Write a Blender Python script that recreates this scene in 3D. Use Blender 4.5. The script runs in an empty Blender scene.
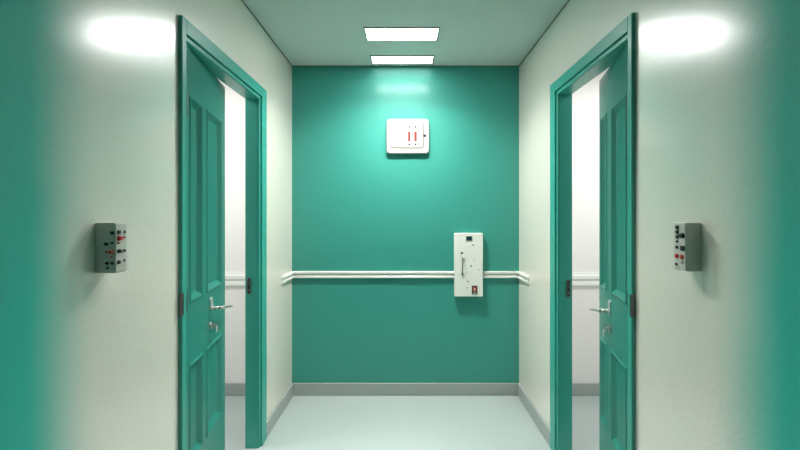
import bpy, bmesh, math
from mathutils import Vector, Matrix
C = bpy.context.scene.collection
S = bpy.context.scene

# ------------------------------------------------------------------ camera / world / exposure
F = 400.0            # focal length in pixels (800 px frame)
CAMH = 1.422
cam_d = bpy.data.cameras.new('camera'); cam = bpy.data.objects.new('camera', cam_d); C.objects.link(cam)
cam.location = (0, 0, CAMH); cam.rotation_euler = (math.pi/2, 0, 0)
cam_d.sensor_width = 36; cam_d.lens = 18.0; cam_d.clip_start = 0.02
cam_d.shift_x = -5.5/800; cam_d.shift_y = -10/800
S.camera = cam
w = bpy.data.worlds.new('world'); S.world = w; w.use_nodes = True
w.node_tree.nodes['Background'].inputs[0].default_value = (0.5, 0.6, 0.6, 1)
w.node_tree.nodes['Background'].inputs[1].default_value = 0.05
S.view_settings.view_transform = 'Standard'; S.view_settings.look = 'None'
S.view_settings.gamma = 1; S.view_settings.exposure = 0.0; S.view_settings.use_curve_mapping = False
PANEL_EMIT = 50.0     # luminous ceiling panels
ADDED_LAMP = 7.0    # watts of the added unseen ceiling light that brightens the near walls
ADDED_SPREAD = math.radians(90)
ROOM_LAMP = 26.0     # lamp of each side room

# ------------------------------------------------------------------ materials
def srgb(r, g, b):
    f = lambda c: (c/255/12.92) if c/255 <= .04045 else ((c/255+.055)/1.055)**2.4
    return (f(r), f(g), f(b), 1)
def mat(name, col, rough=.5, metal=0, coat=0, bump=0, bscale=60, var=0, vscale=3, spec=.5, emit=0, coat_rough=.1):
    m = bpy.data.materials.new(name); m.use_nodes = True
    nt = m.node_tree; b = nt.nodes['Principled BSDF']
    b.inputs['Base Color'].default_value = col; b.inputs['Roughness'].default_value = rough
    b.inputs['Metallic'].default_value = metal; b.inputs['Coat Weight'].default_value = coat
    b.inputs['Coat Roughness'].default_value = coat_rough
    b.inputs['Specular IOR Level'].default_value = spec
    tc = nt.nodes.new('ShaderNodeTexCoord')
    if var:
        n = nt.nodes.new('ShaderNodeTexNoise'); n.inputs['Scale'].default_value = vscale; n.inputs['Detail'].default_value = 4
        nt.links.new(tc.outputs['Object'], n.inputs['Vector'])
        r = nt.nodes.new('ShaderNodeMixRGB'); r.blend_type = 'MIX'
        r.inputs[1].default_value = tuple(c*(1-var) for c in col[:3])+(1,)
        r.inputs[2].default_value = tuple(min(1, c*(1+var)) for c in col[:3])+(1,)
        nt.links.new(n.outputs['Fac'], r.inputs[0]); nt.links.new(r.outputs[0], b.inputs['Base Color'])
    if bump:
        n = nt.nodes.new('ShaderNodeTexNoise'); n.inputs['Scale'].default_value = bscale; n.inputs['Detail'].default_value = 3
        nt.links.new(tc.outputs['Object'], n.inputs['Vector'])
        bp = nt.nodes.new('ShaderNodeBump'); bp.inputs['Strength'].default_value = bump; bp.inputs['Distance'].default_value = .004
        nt.links.new(n.outputs['Fac'], bp.inputs['Height']); nt.links.new(bp.outputs[0], b.inputs['Normal'])
    if emit:
        b.inputs['Emission Color'].default_value = (1, 1, .98, 1); b.inputs['Emission Strength'].default_value = emit
    return m
CREAM = (.84, .785, .71, 1)
TEAL = (.042, .30, .25, 1)
def side_wall_mat():
    """glossy cream paint that fades over into a band of teal paint at the near end of the corridor"""
    m = mat('side_wall_paint', CREAM, rough=.5, bump=.22, bscale=50, spec=.3, coat=1, coat_rough=.23)
    m.node_tree.nodes['Principled BSDF'].inputs['Coat IOR'].default_value = 2.3
    nt = m.node_tree; b = nt.nodes['Principled BSDF']
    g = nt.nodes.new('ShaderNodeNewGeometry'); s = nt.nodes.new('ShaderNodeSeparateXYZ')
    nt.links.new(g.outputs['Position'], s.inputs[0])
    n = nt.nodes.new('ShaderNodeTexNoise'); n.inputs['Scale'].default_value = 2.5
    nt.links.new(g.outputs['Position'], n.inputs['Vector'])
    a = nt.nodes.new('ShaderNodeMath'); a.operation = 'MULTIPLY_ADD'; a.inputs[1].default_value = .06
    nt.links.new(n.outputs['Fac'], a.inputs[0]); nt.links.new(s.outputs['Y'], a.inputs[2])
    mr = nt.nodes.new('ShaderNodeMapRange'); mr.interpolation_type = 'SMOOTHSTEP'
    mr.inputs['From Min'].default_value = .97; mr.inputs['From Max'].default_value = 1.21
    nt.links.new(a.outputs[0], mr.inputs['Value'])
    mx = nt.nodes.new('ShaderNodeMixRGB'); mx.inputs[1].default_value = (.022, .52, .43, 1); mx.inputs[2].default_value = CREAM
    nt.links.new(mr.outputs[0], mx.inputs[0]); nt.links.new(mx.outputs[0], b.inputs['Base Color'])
    cw = nt.nodes.new('ShaderNodeMapRange'); cw.inputs['To Min'].default_value = .12; cw.inputs['To Max'].default_value = 1
    nt.links.new(mr.outputs[0], cw.inputs['Value']); nt.links.new(cw.outputs[0], b.inputs['Coat Weight'])   # only the cream paint is high gloss
    return m
M = dict(
    side=side_wall_mat(),
    teal_wall=mat('teal_wall_paint', TEAL, rough=.5, bump=.03, bscale=30, var=.05, spec=.3, coat=.35, coat_rough=.2),
    teal=mat('teal_door_paint', (.026, .225, .18, 1), rough=.32, spec=.5),
    frame=mat('teal_frame_paint', (.045, .37, .30, 1), rough=.35, spec=.5),
    white_wall=mat('white_room_paint', (.84, .83, .81, 1), rough=.6),
    ceil=mat('ceiling_paint', (.58, .66, .63, 1), rough=.6, spec=.3),
    floor=mat('floor_vinyl', (.42, .49, .48, 1), rough=.26, var=.03, vscale=1.5, spec=.4),
    skirt=mat('skirting_paint', (.36, .40, .39, 1), rough=.4),
    rail=mat('rail_paint', (.82, .84, .80, 1), rough=.35),
    rail_dark=mat('rail_groove', (.22, .23, .20, 1), rough=.5),
    box=mat('white_plastic', (.83, .84, .80, 1), rough=.4),
    alarm=mat('alarm_white_plastic', (.45, .45, .44, 1), rough=.6, spec=.2),
    key=mat('nickel_key', (.75, .75, .72, 1), rough=.3, metal=.6),
    deepred=mat('deep_red_plastic', (.20, .018, .012, 1), rough=.5),
    cove=mat('painted_contact_shade', (.06, .10, .09, 1), rough=.8),
    boxg=mat('grey_box_enamel', (.68, .66, .60, 1), rough=.45),
    plate=mat('pale_face_plate', (.60, .57, .54, 1), rough=.45),
    red=mat('red_plastic', (.55, .03, .025, 1), rough=.35),
    rust=mat('brick_red_plastic', (.50, .09, .06, 1), rough=.4),
    black=mat('black_plastic', (.012, .014, .014, 1), rough=.35),
    gapred=mat('red_seal', (.07, .02, .015, 1), rough=.6),
    cream=mat('cream_plastic', (.8, .68, .5, 1), rough=.4),
    screen=mat('dark_display_glass', (.02, .05, .06, 1), rough=.1),
    metal=mat('brushed_steel', (.62, .61, .57, 1), rough=.3, metal=.75),
    chrome=mat('chrome', (.85, .85, .84, 1), rough=.2, metal=.6),
    dmetal=mat('dark_steel', (.16, .17, .16, 1), rough=.4, metal=1),
    lamp_added=mat('added_light_diffuser', (.9, .9, .9, 1), rough=.5, emit=1.0),
    lamp_frame=mat('lamp_frame_paint', (.16, .2, .185, 1), rough=.5),
    lamp_soft=mat('soft_lit_diffuser', (.9, .9, .9, 1), rough=.5, emit=PANEL_EMIT*.12),
    lamp=mat('lit_diffuser', (.9, .9, .9, 1), rough=.5, emit=PANEL_EMIT),
)

# ------------------------------------------------------------------ helpers
def obj(name, bm, m, parent=None, bevel=0, smooth=False):
    bmesh.ops.recalc_face_normals(bm, faces=bm.faces)
    me = bpy.data.meshes.new(name); bm.to_mesh(me); bm.free()
    for k in (m if isinstance(m, (list, tuple)) else [m]): me.materials.append(k)
    if smooth:
        for p in me.polygons: p.use_smooth = True
    o = bpy.data.objects.new(name, me); C.objects.link(o)
    if parent: o.parent = parent
    if bevel:
        b = o.modifiers.new('bevel', 'BEVEL'); b.width = bevel; b.segments = 2; b.limit_method = 'ANGLE'
    return o
def struct(name, bm, m, bevel=0):
    o = obj(name, bm, m, None, bevel); o['kind'] = 'structure'; return o
def thing(name, label, cat, loc, rz=0, kind=None, group=None):
    o = bpy.data.objects.new(name, None); C.objects.link(o); o.location = loc; o.rotation_euler = (0, 0, rz)
    o.empty_display_size = .05; o['label'] = label; o['category'] = cat
    if kind: o['kind'] = kind
    if group: o['group'] = group
    return o
def bx(bm, x0, x1, y0, y1, z0, z1, mi=0):
    v = [bm.verts.new(p) for p in ((x0,y0,z0),(x1,y0,z0),(x1,y1,z0),(x0,y1,z0),(x0,y0,z1),(x1,y0,z1),(x1,y1,z1),(x0,y1,z1))]
    for q in ((0,1,2,3),(4,5,6,7),(0,1,5,4),(1,2,6,5),(2,3,7,6),(3,0,4,7)):
        f = bm.faces.new([v[i] for i in q]); f.material_index = mi
    return bm
def box(*a): return bx(bmesh.new(), *a)
def boxes(*l):
    bm = bmesh.new()
    for a in l: bx(bm, *a)
    return bm
def cyl(bm, p, ax, r, h, seg=20, r2=None):
    """cylinder from p along unit axis ax"""
    ax = Vector(ax).normalized(); rot = ax.to_track_quat('Z', 'Y').to_matrix().to_4x4()
    mt = Matrix.Translation(Vector(p)+ax*h/2) @ rot
    bmesh.ops.create_cone(bm, cap_ends=True, segments=seg, radius1=r, radius2=r if r2 is None else r2, depth=h, matrix=mt)
    return bm
def tube(bm, pts, radii, seg=12, flat=1.0):
    """swept tube through pts"""
    rings = []
    for i, p in enumerate(pts):
        p = Vector(p); a = Vector(pts[max(0, i-1)]); b = Vector(pts[min(len(pts)-1, i+1)])
        t = (b-a).normalized(); up = Vector((0,0,1)) if abs(t.z) < .9 else Vector((0,1,0))
        s = t.cross(up).normalized(); u = s.cross(t).normalized(); r = radii[i] if hasattr(radii, '__len__') else radii
        rings.append([bm.verts.new(p + s*math.cos(2*math.pi*k/seg)*r + u*math.sin(2*math.pi*k/seg)*r*flat) for k in range(seg)])
    for A, B in zip(rings, rings[1:]):
        for k in range(seg): bm.faces.new((A[k], A[(k+1)%seg], B[(k+1)%seg], B[k]))
    bm.faces.new(rings[0]); bm.faces.new(rings[-1])
    return bm
def rrect(bm, cx, cz, w_, h_, r, y0, y1, seg=6, inner=None):
    """rounded plate in the XZ plane between y0 and y1; inner = (w,h,r) cuts a hole"""
    def loop(w, h, r):
        out = []
        for (sx, sz, a0) in ((1,1,0),(-1,1,90),(-1,-1,180),(1,-1,270)):
            for k in range(seg+1):
                a = math.radians(a0+90*k/seg); out.append((cx+sx*(w/2-r)+r*math.cos(a), cz+sz*(h/2-r)+r*math.sin(a)))
        return out
    L = loop(w_, h_, r); n = len(L)
    a = [bm.verts.new((x, y0, z)) for x, z in L]; b = [bm.verts.new((x, y1, z)) for x, z in L]
    for k in range(n): bm.faces.new((a[k], a[(k+1)%n], b[(k+1)%n], b[k]))
    if inner:
        I = loop(*inner); c = [bm.verts.new((x, y0, z)) for x, z in I]; d = [bm.verts.new((x, y1, z)) for x, z in I]
        for k in range(n):
            j = (k+1) % n
            bm.faces.new((c[k], c[j], d[j], d[k])); bm.faces.new((a[k], a[j], c[j], c[k])); bm.faces.new((b[k], b[j], d[j], d[k]))
    else:
        bm.faces.new(a); bm.faces.new(b)
    return bm

# ------------------------------------------------------------------ dimensions
H = 2.6; HW = .897; D = 3.16; WT = .076      # height, half width, back wall, side wall thickness
RX = HW+WT                                   # side-room face of corridor walls
NEAR = -3.6; ROOMX = 2.7; RN = 1.0
OPEN = {-1: dict(a=1.5785, b=1.617, c=2.436, d=2.542), 1: dict(a=1.559, b=1.593, c=2.342, d=2.441)}   # casing outer near, inner near, inner far, outer far
HEAD, CTOP, CT = 2.130, 2.212, .016          # opening head, casing top, casing thickness
JT = .014                                    # jamb lining thickness

# ------------------------------------------------------------------ room shell
struct('floor', box(-ROOMX-.1, ROOMX+.1, NEAR-.1, D+.1, -.1, 0), M['floor'])
LIGHTS = [(1.62, 1.79), (2.515, 2.685), (2.955, 3.105)]; LX0, LX1 = -.255, .208  # first light is added out of view to brighten the near walls
bm = bmesh.new(); cx0, cx1, cy0, cy1 = -ROOMX-.1, ROOMX+.1, NEAR-.1, D+.1
(e0, e1), (a0, a1), (b0, b1) = LIGHTS
for r in ((cx0, LX0, cy0, cy1), (LX1, cx1, cy0, cy1), (LX0, LX1, cy0, e0), (LX0, LX1, e1, a0), (LX0, LX1, a1, b0), (LX0, LX1, b1, cy1)):
    bx(bm, *r, H, H+.1)
struct('ceiling', bm, M['ceil'])
for s, nm in ((-1, 'left'), (1, 'right')):
    o = OPEN[s]; ya, yb, zt = o['b']-JT, o['c']+JT, HEAD+JT
    X = lambda a, b: (min(s*a, s*b), max(s*a, s*b))
    bm = bmesh.new()
    # corridor skin and room skin, so each room has its own paint
    for (p, q, mi) in ((HW, HW+.04, 0), (HW+.04, RX, 1)):
        x0, x1 = X(p, q)
        bx(bm, x0, x1, NEAR, ya, 0, H, mi); bx(bm, x0, x1, yb, D, 0, H, mi); bx(bm, x0, x1, ya, yb, zt, H, mi)
    struct('wall_'+nm, bm, [M['side'], M['white_wall']])
    x0, x1 = X(RX, ROOMX)
    struct('wall_back_%s_room' % nm, box(x0, x1, D, D+.1, 0, H), M['white_wall'])
    struct('wall_front_%s_room' % nm, box(x0, x1, RN-.1, RN, 0, H), M['white_wall'])
    x0, x1 = X(ROOMX, ROOMX+.1)
    struct('wall_far_%s_room' % nm, box(x0, x1, RN-.1, D+.1, 0, H), M['white_wall'])
struct('wall_back', box(-RX, RX, D, D+.1, 0, H), M['teal_wall'])
struct('wall_front', box(-HW, HW, NEAR-.1, NEAR, 0, H), M['teal_wall'])

# baseboards
def skirt(name, x0, x1, y0, y1, h=.098):
    struct(name, box(x0, x1, y0, y1, 0, h), M['skirt'], bevel=.005)
ST = .014
skirt('baseboard_back', -HW+ST, HW-ST, D-ST, D)
for s, nm in ((-1, 'left'), (1, 'right')):
    o = OPEN[s]; x0, x1 = sorted((s*(HW-ST), s*HW))
    skirt('baseboard_'+nm, x0, x1, o['d'], D)
    skirt('baseboard_%s_near' % nm, x0, x1, NEAR, o['a'])
    x0, x1 = sorted((s*RX, s*ROOMX)); skirt('baseboard_%s_room' % nm, x0, x1, D-ST, D)

# chair rails: a moulded profile with two ridges and a groove, swept along the walls
def rail(name, p0, p1, nrm, zc, prof, cap=True):
    """prof: list of (out, dz) points, closed against the wall"""
    bm = bmesh.new(); n = Vector(nrm+(0,))
    ends = []
    for p in (p0, p1):
        ends.append([bm.verts.new(Vector((p[0], p[1], zc+dz)) + n*out) for out, dz in prof])
    k = len(prof)
    for i in range(k): bm.faces.new((ends[0][i], ends[0][(i+1)%k], ends[1][(i+1)%k], ends[1][i]))
    bm.faces.new(ends[0]); bm.faces.new(ends[1])
    return struct(name, bm, M['rail'])
PROF = [(0, -.031), (.016, -.031), (.022, -.026), (.022, -.014), (.018, -.009), (.002, -.008), (.002, .008), (.018, .009), (.022, .014), (.022, .026), (.016, .031), (0, .031)]
PROF3 = [(0, -.052), (.012, -.052), (.02, -.046), (.02, -.022), (.008, -.016), (.008, .0), (.022, .006), (.022, .032), (.01, .038), (.01, .052), (0, .052)]
PROF = [(a*.9, b*.85) for a, b in PROF]
RZ = CAMH - .470
UX0, UX1 = .384, .612            # wall unit
rail('trim_1', (-HW, D), (UX0, D), (0, -1), RZ, PROF)
rail('trim_2', (UX1, D), (HW, D), (0, -1), RZ, PROF)
rail('trim_3', (-HW, D-.022), (-HW, D-.268), (1, 0), RZ, PROF)
rail('trim_4', (HW, D-.022), (HW, D-.268), (-1, 0), RZ, PROF)
rail('trim_5', (-ROOMX, D), (-RX, D), (0, -1), CAMH-.507, PROF3)
rail('trim_6', (RX, D), (ROOMX, D), (0, -1), CAMH-.507, PROF3)

for k, a in enumerate(((-HW, HW, D-.006, D, H-.005, H), (-HW, -HW+.004, NEAR, D-.006, H-.005, H), (HW-.004, HW, NEAR, D-.006, H-.005, H))):
    struct('trim_%d' % (9+k), box(*a), M['cove'])      # contact shade where walls meet ceiling, painted as thin dark strips

# door frames
for s, nm, n in ((-1, 'left', 7), (1, 'right', 8)):
    o = OPEN[s]; bm = bmesh.new(); SB = .022
    X = lambda a, b: (min(s*a, s*b), max(s*a, s*b))
    cf = HW-CT; ci = HW-.007
    # casing: outer band, inner stepped strip
    x0, x1 = X(cf, HW)
    bx(bm, x0, x1, o['a'], o['b']-.006, 0, CTOP); bx(bm, x0, x1, o['c']+SB, o['d'], 0, CTOP)
    bx(bm, x0, x1, o['b']-.006, o['c']+SB, HEAD+SB, CTOP)
    x0, x1 = X(ci, HW)
    bx(bm, x0, x1, o['b']-.006, o['b'], 0, HEAD); bx(bm, x0, x1, o['c'], o['c']+SB-.004, 0, HEAD)
    bx(bm, x0, x1, o['b']-.006, o['c']+SB-.004, HEAD, HEAD+SB-.004)
    # jamb linings through the wall and a stop
    x0, x1 = X(HW, RX+.004)
    bx(bm, x0, x1, o['b']-JT, o['b'], 0, HEAD); bx(bm, x0, x1, o['c'], o['c']+JT, 0, HEAD); bx(bm, x0, x1, o['b']-JT, o['c']+JT, HEAD, HEAD+JT)
    fr = struct('trim_%d' % n, bm, M['frame'], bevel=.0025)
    fr['label'] = 'teal door frame around the open doorway in the %s wall' % nm
    x0, x1 = X(cf-.003, HW-.004); hzc = CAMH-.354
    hb = boxes((x0, x1, o['a']-.003, o['a']+.008, hzc-.044, hzc+.044)); obj('hinge_plate', hb, M['dmetal'], fr, bevel=.001)
    # strike plate on the far jamb
    zc = CAMH-.43; yf = o['c']; xc = s*(HW+.056)
    b2 = bmesh.new(); rrect(b2, xc, zc, .024, .105, .012, yf-.003, yf)
    st = obj('strike_plate', b2, M['dmetal'], fr)
    b3 = bmesh.new(); bx(b3, xc-.005, xc+.005, yf-.0045, yf-.003, zc-.02, zc+.004); cyl(b3, (xc, yf-.0045, zc+.036), (0, 1, 0), .006, .0015)
    cyl(b3, (xc, yf-.0045, zc-.038), (0, 1, 0), .006, .0015); cyl(b3, (xc, yf-.0045, zc+.018), (0, 1, 0), .005, .0015)
    obj('latch_hole', b3, M['black'], st)

# ------------------------------------------------------------------ doors
def make_door(name, label, hinge, tip, fy, cols, hx, ll):
    """leaf in local x (0..W), z up, corridor face at local y = 0 looking along fy"""
    dx, dy = tip[0]-hinge[0], tip[1]-hinge[1]; W = math.hypot(dx, dy)
    t = thing(name, label, 'door', (hinge[0], hinge[1], 0), math.atan2(dy, dx), 'structure')
    T = .052; L0, L1 = .008, HEAD-.003
    Y = lambda a, b: (min(-fy*a, -fy*b), max(-fy*a, -fy*b))     # depth measured back from the corridor face
    bm = bmesh.new(); y0, y1 = Y(0, T)
    (p0, p1), (q0, q1) = cols
    rows = [(.375, .78), (1.06, 1.915)]
    bx(bm, 0, p0, y0, y1, L0, L1); bx(bm, p1, q0, y0, y1, L0, L1); bx(bm, q1, W, y0, y1, L0, L1)
    for (c0, c1) in cols:
        for (z0, z1) in ((L0, rows[0][0]), (rows[0][1], rows[1][0]), (rows[1][1], L1)): bx(bm, c0, c1, y0, y1, z0, z1)
    def ring(c0, c1, z0, z1, d0, d1, w):
        a = [(c0, z0), (c1, z0), (c1, z1), (c0, z1)]; b = [(c0+w, z0+w), (c1-w, z0+w), (c1-w, z1-w), (c0+w, z1-w)]
        A = [bm.verts.new((x, -fy*d0, z)) for x, z in a]; B = [bm.verts.new((x, -fy*d1, z)) for x, z in b]
        for k in range(4): bm.faces.new((A[k], A[(k+1)%4], B[(k+1)%4], B[k]))
    for (c0, c1) in cols:
        for (z0, z1) in rows:
            ya, yb = Y(.015, T-.015); bx(bm, c0, c1, ya, yb, z0, z1)
            for front in (0, 1):
                f = (lambda d: d) if not front else (lambda d: T-d)
                ring(c0-.012, c1+.012, z0-.012, z1+.012, f(-.0), f(-.005), .006)    # raised bolection lip
                ring(c0-.006, c1+.006, z0-.006, z1+.006, f(-.005), f(-.005), .006)
                ring(c0, c1, z0, z1, f(-.005), f(.012), .018)
                ring(c0+.018, c1-.018, z0+.018, z1-.018, f(.012), f(.015), .005)
    leaf = obj('leaf', bm, M['teal'], t)
    # lever handle on a round rose
    hz = .966; out = fy
    hb = bmesh.new()
    cyl(hb, (hx, 0, hz+.0), (0, out, 0), .009, .045)
    pts = [(hx-.022, out*.05, hz+.004), (hx+.01, out*.052, hz-.001), (hx+ll*.45, out*.050, hz-.014), (hx+ll*.8, out*.050, hz-.028), (hx+ll, out*.047, hz-.036)]
    tube(hb, pts, [.010, .0105, .009, .008, .0065], 12, .8)
    h = obj('door_handle', hb, M['metal'], t, smooth=True)
    rb = bmesh.new(); rrect(rb, hx, hz+.020, .036, .066, .0165, min(0, out*.007), max(0, out*.007))
    obj('rose_plate', rb, M['chrome'], h)
    kb = bmesh.new(); kz = hz-.086
    cyl(kb, (hx, 0, kz), (0, out, 0), .019, .007); cyl(kb, (hx, out*.007, kz), (0, out, 0), .010, .012)
    k = obj('lock_cylinder', kb, M['metal'], t)
    kk = bmesh.new(); bx(kk, hx-.0015, hx+.0015, *sorted((out*.019, out*.034)), kz-.004, kz+.004)
    rrect(kk, hx, kz-.018, .024, .034, .0115, *sorted((out*.026, out*.029)))
    obj('key', kk, M['key'], k)
    # hinges at the hanging edge
    for z in (.28, CAMH-.355, 1.88):
        b = bmesh.new(); cyl(b, (.0, out*.006, z-.045), (0, 0, 1), .006, .09, 12)
        bx(b, .0, .028, *sorted((0, out*.002)), z-.045, z+.045)
        obj('hinge', b, M['dmetal'], t)
    return t, W
make_door('door_1', 'teal panelled door standing ajar in the left wall', (-.900, 1.628), (-.995, 2.205), -1, ((.062, .20), (.282, .504)), .335, .20)
make_door('door_2', 'teal panelled door standing ajar in the right wall', (.904, 1.606), (1.0175, 2.10), 1, ((.056, .265), (.369, .468)), .30, .18)

# ------------------------------------------------------------------ ceiling lights
for (y0, y1), lab in zip(LIGHTS, ('added unseen ceiling light overhead between the two door hinges', 'lit rectangular ceiling light nearer the doors', 'lit rectangular ceiling light closest to the teal back wall')):
    t = thing('ceiling_light', lab, 'ceiling light', ((LX0+LX1)/2, (y0+y1)/2, H), group='recessed ceiling lights')
    hx, hy = (LX1-LX0)/2, (y1-y0)/2; g = .003
    fb = boxes((-hx-.006, hx+.006, -hy-.006, -hy+g, -.006, 0), (-hx-.006, hx+.006, hy-g, hy+.006, -.006, 0),
               (-hx-.006, -hx+g, -hy+g, hy-g, -.006, 0), (hx-g, hx+.006, -hy+g, hy-g, -.006, 0))
    obj('frame', fb, M['lamp_frame'], t)
    obj('diffuser', box(-hx+g, hx-g, -hy+g, hy-g, -.003, .03), M['lamp_soft' if y0 > 2.9 else 'lamp' if y0 > 2 else 'lamp_added'], t)
    ld = bpy.data.lights.new('panel_lamp', 'AREA'); ld.shape = 'RECTANGLE'; ld.size = hx*2-.03; ld.size_y = hy*2-.03
    ld.energy = ADDED_LAMP if y0 < 2 else (22 if y0 < 2.9 else 1.0); ld.spread = ADDED_SPREAD if y0 < 2 else math.radians(134); ld.color = (1, .97, .90)
    lo = bpy.data.objects.new('panel_lamp', ld); C.objects.link(lo); lo.parent = t; lo.location = (0, 0, -.008)

# side-room lamps
for s in (-1, 1):
    t = thing('room_light', 'round ceiling lamp inside the white room behind the %s door' % ('left' if s < 0 else 'right'), 'ceiling light', (s*1.75, 2.25, H), group='lamps of the side rooms')
    b = bmesh.new(); cyl(b, (0, 0, -.03), (0, 0, 1), .26, .03, 32); obj('housing', b, M['box'], t)
    ld = bpy.data.lights.new('room_lamp', 'AREA'); ld.shape = 'DISK'; ld.size = .5; ld.energy = ROOM_LAMP; ld.color = (1, .985, .96)
    lo = bpy.data.objects.new('room_lamp', ld); C.objects.link(lo); lo.parent = t; lo.location = (0, 0, -.035)

# ------------------------------------------------------------------ alarm panel on the back wall
def PX(x, y, d=D): return ((x-405.5)*d/F, CAMH-(y-215)*d/F)
def flat(bm, cx, cz, w_, h_, y0, y1): return bx(bm, cx-w_/2, cx+w_/2, y0, y1, cz-h_/2, cz+h_/2)
AD = .036; dA = D-AD
ax0, az1 = PX(386.6, 118.8, dA); ax1, az0 = PX(429, 153.3, dA)
t = thing('alarm_panel', 'white rounded alarm panel with two red bars high on the teal back wall', 'alarm panel', ((ax0+ax1)/2, D, (az0+az1)/2))
W_, H_ = ax1-ax0, az1-az0
b = bmesh.new(); rrect(b, 0, 0, W_, H_, .028, -AD, 0); obj('housing', b, M['alarm'], t, bevel=.006)
pw, ph = W_*.775, H_*.735; pcx, pcz = -W_*.013, .004
b = bmesh.new(); rrect(b, pcx, pcz, pw, ph, .018, -AD-.0015, -AD, inner=(pw-.009, ph-.009, .014)); obj('cover_seam', b, M['gapred'], t)
b = bmesh.new(); rrect(b, pcx, pcz, pw-.010, ph-.010, .0135, -AD-.003, -AD); obj('cover', b, M['alarm'], t)
for px_ in (409.2, 415.5):
    x = PX(px_, 137, dA)[0]-(ax0+ax1)/2
    i = obj('indicator_bar', flat(bmesh.new(), x, -.003, .019, .078, -AD-.007, -AD-.003), M['deepred'], t, bevel=.001)
    for e0, e1 in ((.036, .048), (-.052, -.042)): obj('end_cap', box(x-.0095, x+.0095, -AD-.0065, -AD-.003, e0, e1), M['cream'], i)
    for zz in (.070, -.066):
        b = bmesh.new(); cyl(b, (x, -AD-.005, zz), (0, 1, 0), .0075, .002, 10); obj('screw', b, M['black'], t)
b = bmesh.new(); cyl(b, (W_*.405, -AD-.006, .002), (0, 1, 0), .011, .006, 14); obj('latch', b, M['black'], t)

# ------------------------------------------------------------------ wall unit on the rail
UD = .048; dU = D-UD
ux0, uz1 = PX(454.6, 233.2, dU); ux1, uz0 = PX(483, 296.6, dU)
UCX, UCZ = (ux0+ux1)/2, (uz0+uz1)/2
t = thing('control_unit', 'tall white wall unit with small display and red rocker switch set on the chair rail', 'control unit', (UCX, D, UCZ))
U = lambda x, y: (PX(x, y, dU)[0]-UCX, PX(x, y, dU)[1]-UCZ)
obj('housing', box(ux0-UCX, ux1-UCX, -UD, 0, uz0-UCZ, uz1-UCZ), M['box'], t, bevel=.004)
x, z = U(469, 238.4); o = obj('display_bezel', flat(bmesh.new(), x, z, .046, .034, -UD-.004, -UD), M['dmetal'], t)
obj('display', flat(bmesh.new(), x, z, .037, .026, -UD-.0055, -UD-.004), M['screen'], o)
# hanging wire clip: white peg, long pin and slanting wire
x0, z0 = U(462.2, 255); x1, z1 = U(462.2, 274); x2, z2 = U(466.6, 273)
b = bmesh.new(); tube(b, [(x0, -UD-.008, z0), (x1, -UD-.008, z1)], .0028, 8); bx(b, x1-.004, x1+.012, -UD-.01, -UD, z1-.003, z1+.003)
cl = obj('wire_clip', b, M['dmetal'], t)
b = bmesh.new(); tube(b, [(x0+.008, -UD-.006, z0), (x2, -UD-.004, z2)], .0016, 8); cyl(b, (x2, -UD-.006, z2), (0, 1, 0), .004, .006, 10); obj('wire', b, M['metal'], cl)
b = bmesh.new(); rrect(b, x0+.002, z0-.006, .02, .034, .008, -UD-.014, -UD); obj('peg', b, M['box'], cl, bevel=.002)
b = bmesh.new(); cyl(b, (x0-.002, -UD-.012, z0+.014), (0, 1, 0), .009, .012, 14); obj('knob', b, M['black'], cl)
for (px_, py_, r) in ((473, 245, .006), (474.2, 259.5, .0035), (471, 266, .006), (478.7, 270, .004), (467.8, 281.5, .006), (467.4, 287.5, .004)):
    x, z = U(px_, py_); b = bmesh.new(); cyl(b, (x, -UD-.003, z), (0, 1, 0), r, .003, 12); obj('screw', b, M['dmetal'], t)
x, z = U(474.5, 290); o = obj('switch_plate', flat(bmesh.new(), x, z, .042, .066, -UD-.005, -UD), M['black'], t)
obj('rocker', flat(bmesh.new(), x, z+.006, .026, .034, -UD-.010, -UD-.005), M['rust'], o, bevel=.002)
b = bmesh.new(); bx(b, x-.003, x+.003, -UD-.011, -UD-.010, z-.002, z+.016); bx(b, x-.012, x+.012, -UD-.0065, -UD-.005, z-.026, z-.020); obj('mark', b, M['box'], o)

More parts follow.
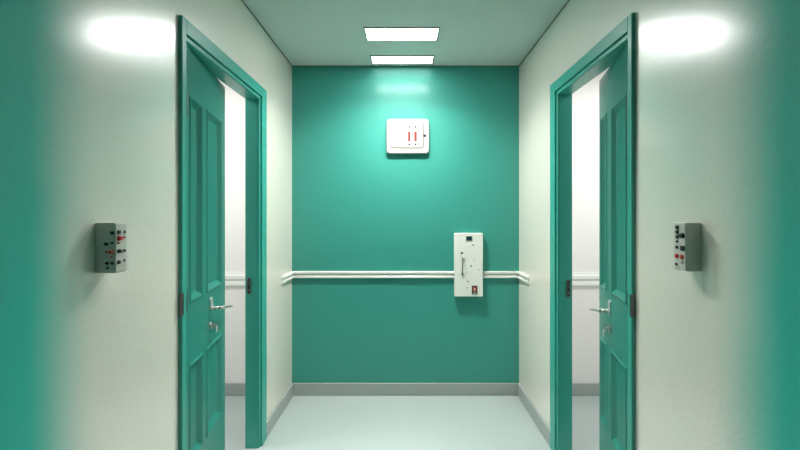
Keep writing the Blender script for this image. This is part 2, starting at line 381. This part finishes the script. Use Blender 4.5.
# ------------------------------------------------------------------ side-wall switch boxes
def switch_box(s, label, y0, y1, depth, z0, z1, near_items, side_items, plate):
    t = thing('switch_box', label, 'switch box', (s*HW, (y0+y1)/2, (z0+z1)/2), group=None)
    hy, hz = (y1-y0)/2, (z1-z0)/2
    xa, xb = sorted((0, -s*depth))
    obj('housing', box(xa, xb, -hy, hy, -hz, hz), M['boxg'], t, bevel=.002)
    if plate:
        xa, xb = sorted((-s*depth, -s*(depth+.0015)))
        obj('face_plate', box(xa, xb, -hy+.002, hy-.002, -hz+.004, hz-.004), M['plate'], t)
    def put(nm, kind, p, n, r, m):
        b = bmesh.new(); n = Vector(n); p = Vector(p)
        if kind == 'sq':
            u = Vector((n.y, -n.x, 0)) if True else None
            c = [p+u*(a*r)+Vector((0, 0, c_*r*1.1)) for a, c_ in ((-1,-1),(1,-1),(1,1),(-1,1))]
            A = [b.verts.new(q) for q in c]; B = [b.verts.new(q+n*.004) for q in c]
            b.faces.new(A); b.faces.new(B)
            for k in range(4): b.faces.new((A[k], A[(k+1)%4], B[(k+1)%4], B[k]))
        else:
            cyl(b, p, n, r, .008 if kind == 'knob' else .004, 16, r*.8)
        return obj(nm, b, m, t)
    for (u, v, kind, r, m) in near_items:      # face towards the near end: u = fraction of depth out from wall, v = fraction down
        put({'sq': 'switch', 'knob': 'knob', 'dot': 'button'}[kind], kind, (-s*depth*u, -hy, hz-v*2*hz), (0, -1, 0), r, M[m])
    for (u, v, kind, r, m) in side_items:      # face towards the corridor: u = fraction along y
        put({'sq': 'switch', 'knob': 'knob', 'dot': 'button'}[kind], kind, (-s*(depth+(.0015 if plate else 0)), -hy+u*2*hy, hz-v*2*hz), (-s, 0, 0), r, M[m])
L = 'left'
switch_box(-1, 'grey switch box with buttons on two faces, on the wall beside the left door', 1.155, 1.203, .058, CAMH-(273.3-215)*1.155/F, CAMH-(222.8-215)*1.155/F,
    [(.60, .42, 'knob', .0045, 'black'), (.62, .58, 'dot', .0035, 'red'), (.62, .80, 'dot', .005, 'black'), (.64, .90, 'dot', .0035, 'black'), (.88, .20, 'sq', .0042, 'black'),
     (.88, .40, 'dot', .0035, 'black'), (.86, .58, 'knob', .0055, 'red'), (.88, .80, 'dot', .0045, 'black'), (.84, .67, 'dot', .0022, 'red')],
    [(.25, .19, 'sq', .0050, 'black'), (.28, .31, 'knob', .0075, 'red'), (.26, .57, 'knob', .0062, 'black'), (.26, .79, 'dot', .0060, 'black'), (.26, .41, 'dot', .003, 'rust'),
     (.76, .19, 'dot', .0045, 'dmetal'), (.74, .30, 'dot', .0035, 'rust'), (.74, .57, 'dot', .004, 'black'), (.72, .77, 'dot', .0035, 'dmetal')], True)
switch_box(1, 'grey switch box with a plain near side, on the wall beside the right door', 1.213, 1.268, .046, CAMH-(271.5-215)*1.213/F, CAMH-(222.8-215)*1.213/F,
    [],
    [(.66, .10, 'sq', .0052, 'black'), (.66, .20, 'sq', .005, 'black'), (.66, .30, 'sq', .0045, 'black'), (.66, .40, 'dot', .004, 'black'), (.68, .52, 'dot', .0055, 'black'),
     (.22, .27, 'knob', .0085, 'black'), (.22, .53, 'sq', .007, 'black'), (.70, .71, 'dot', .0075, 'red'), (.28, .71, 'dot', .0075, 'red'), (.72, .88, 'dot', .004, 'black'), (.30, .82, 'dot', .005, 'plate')], True)
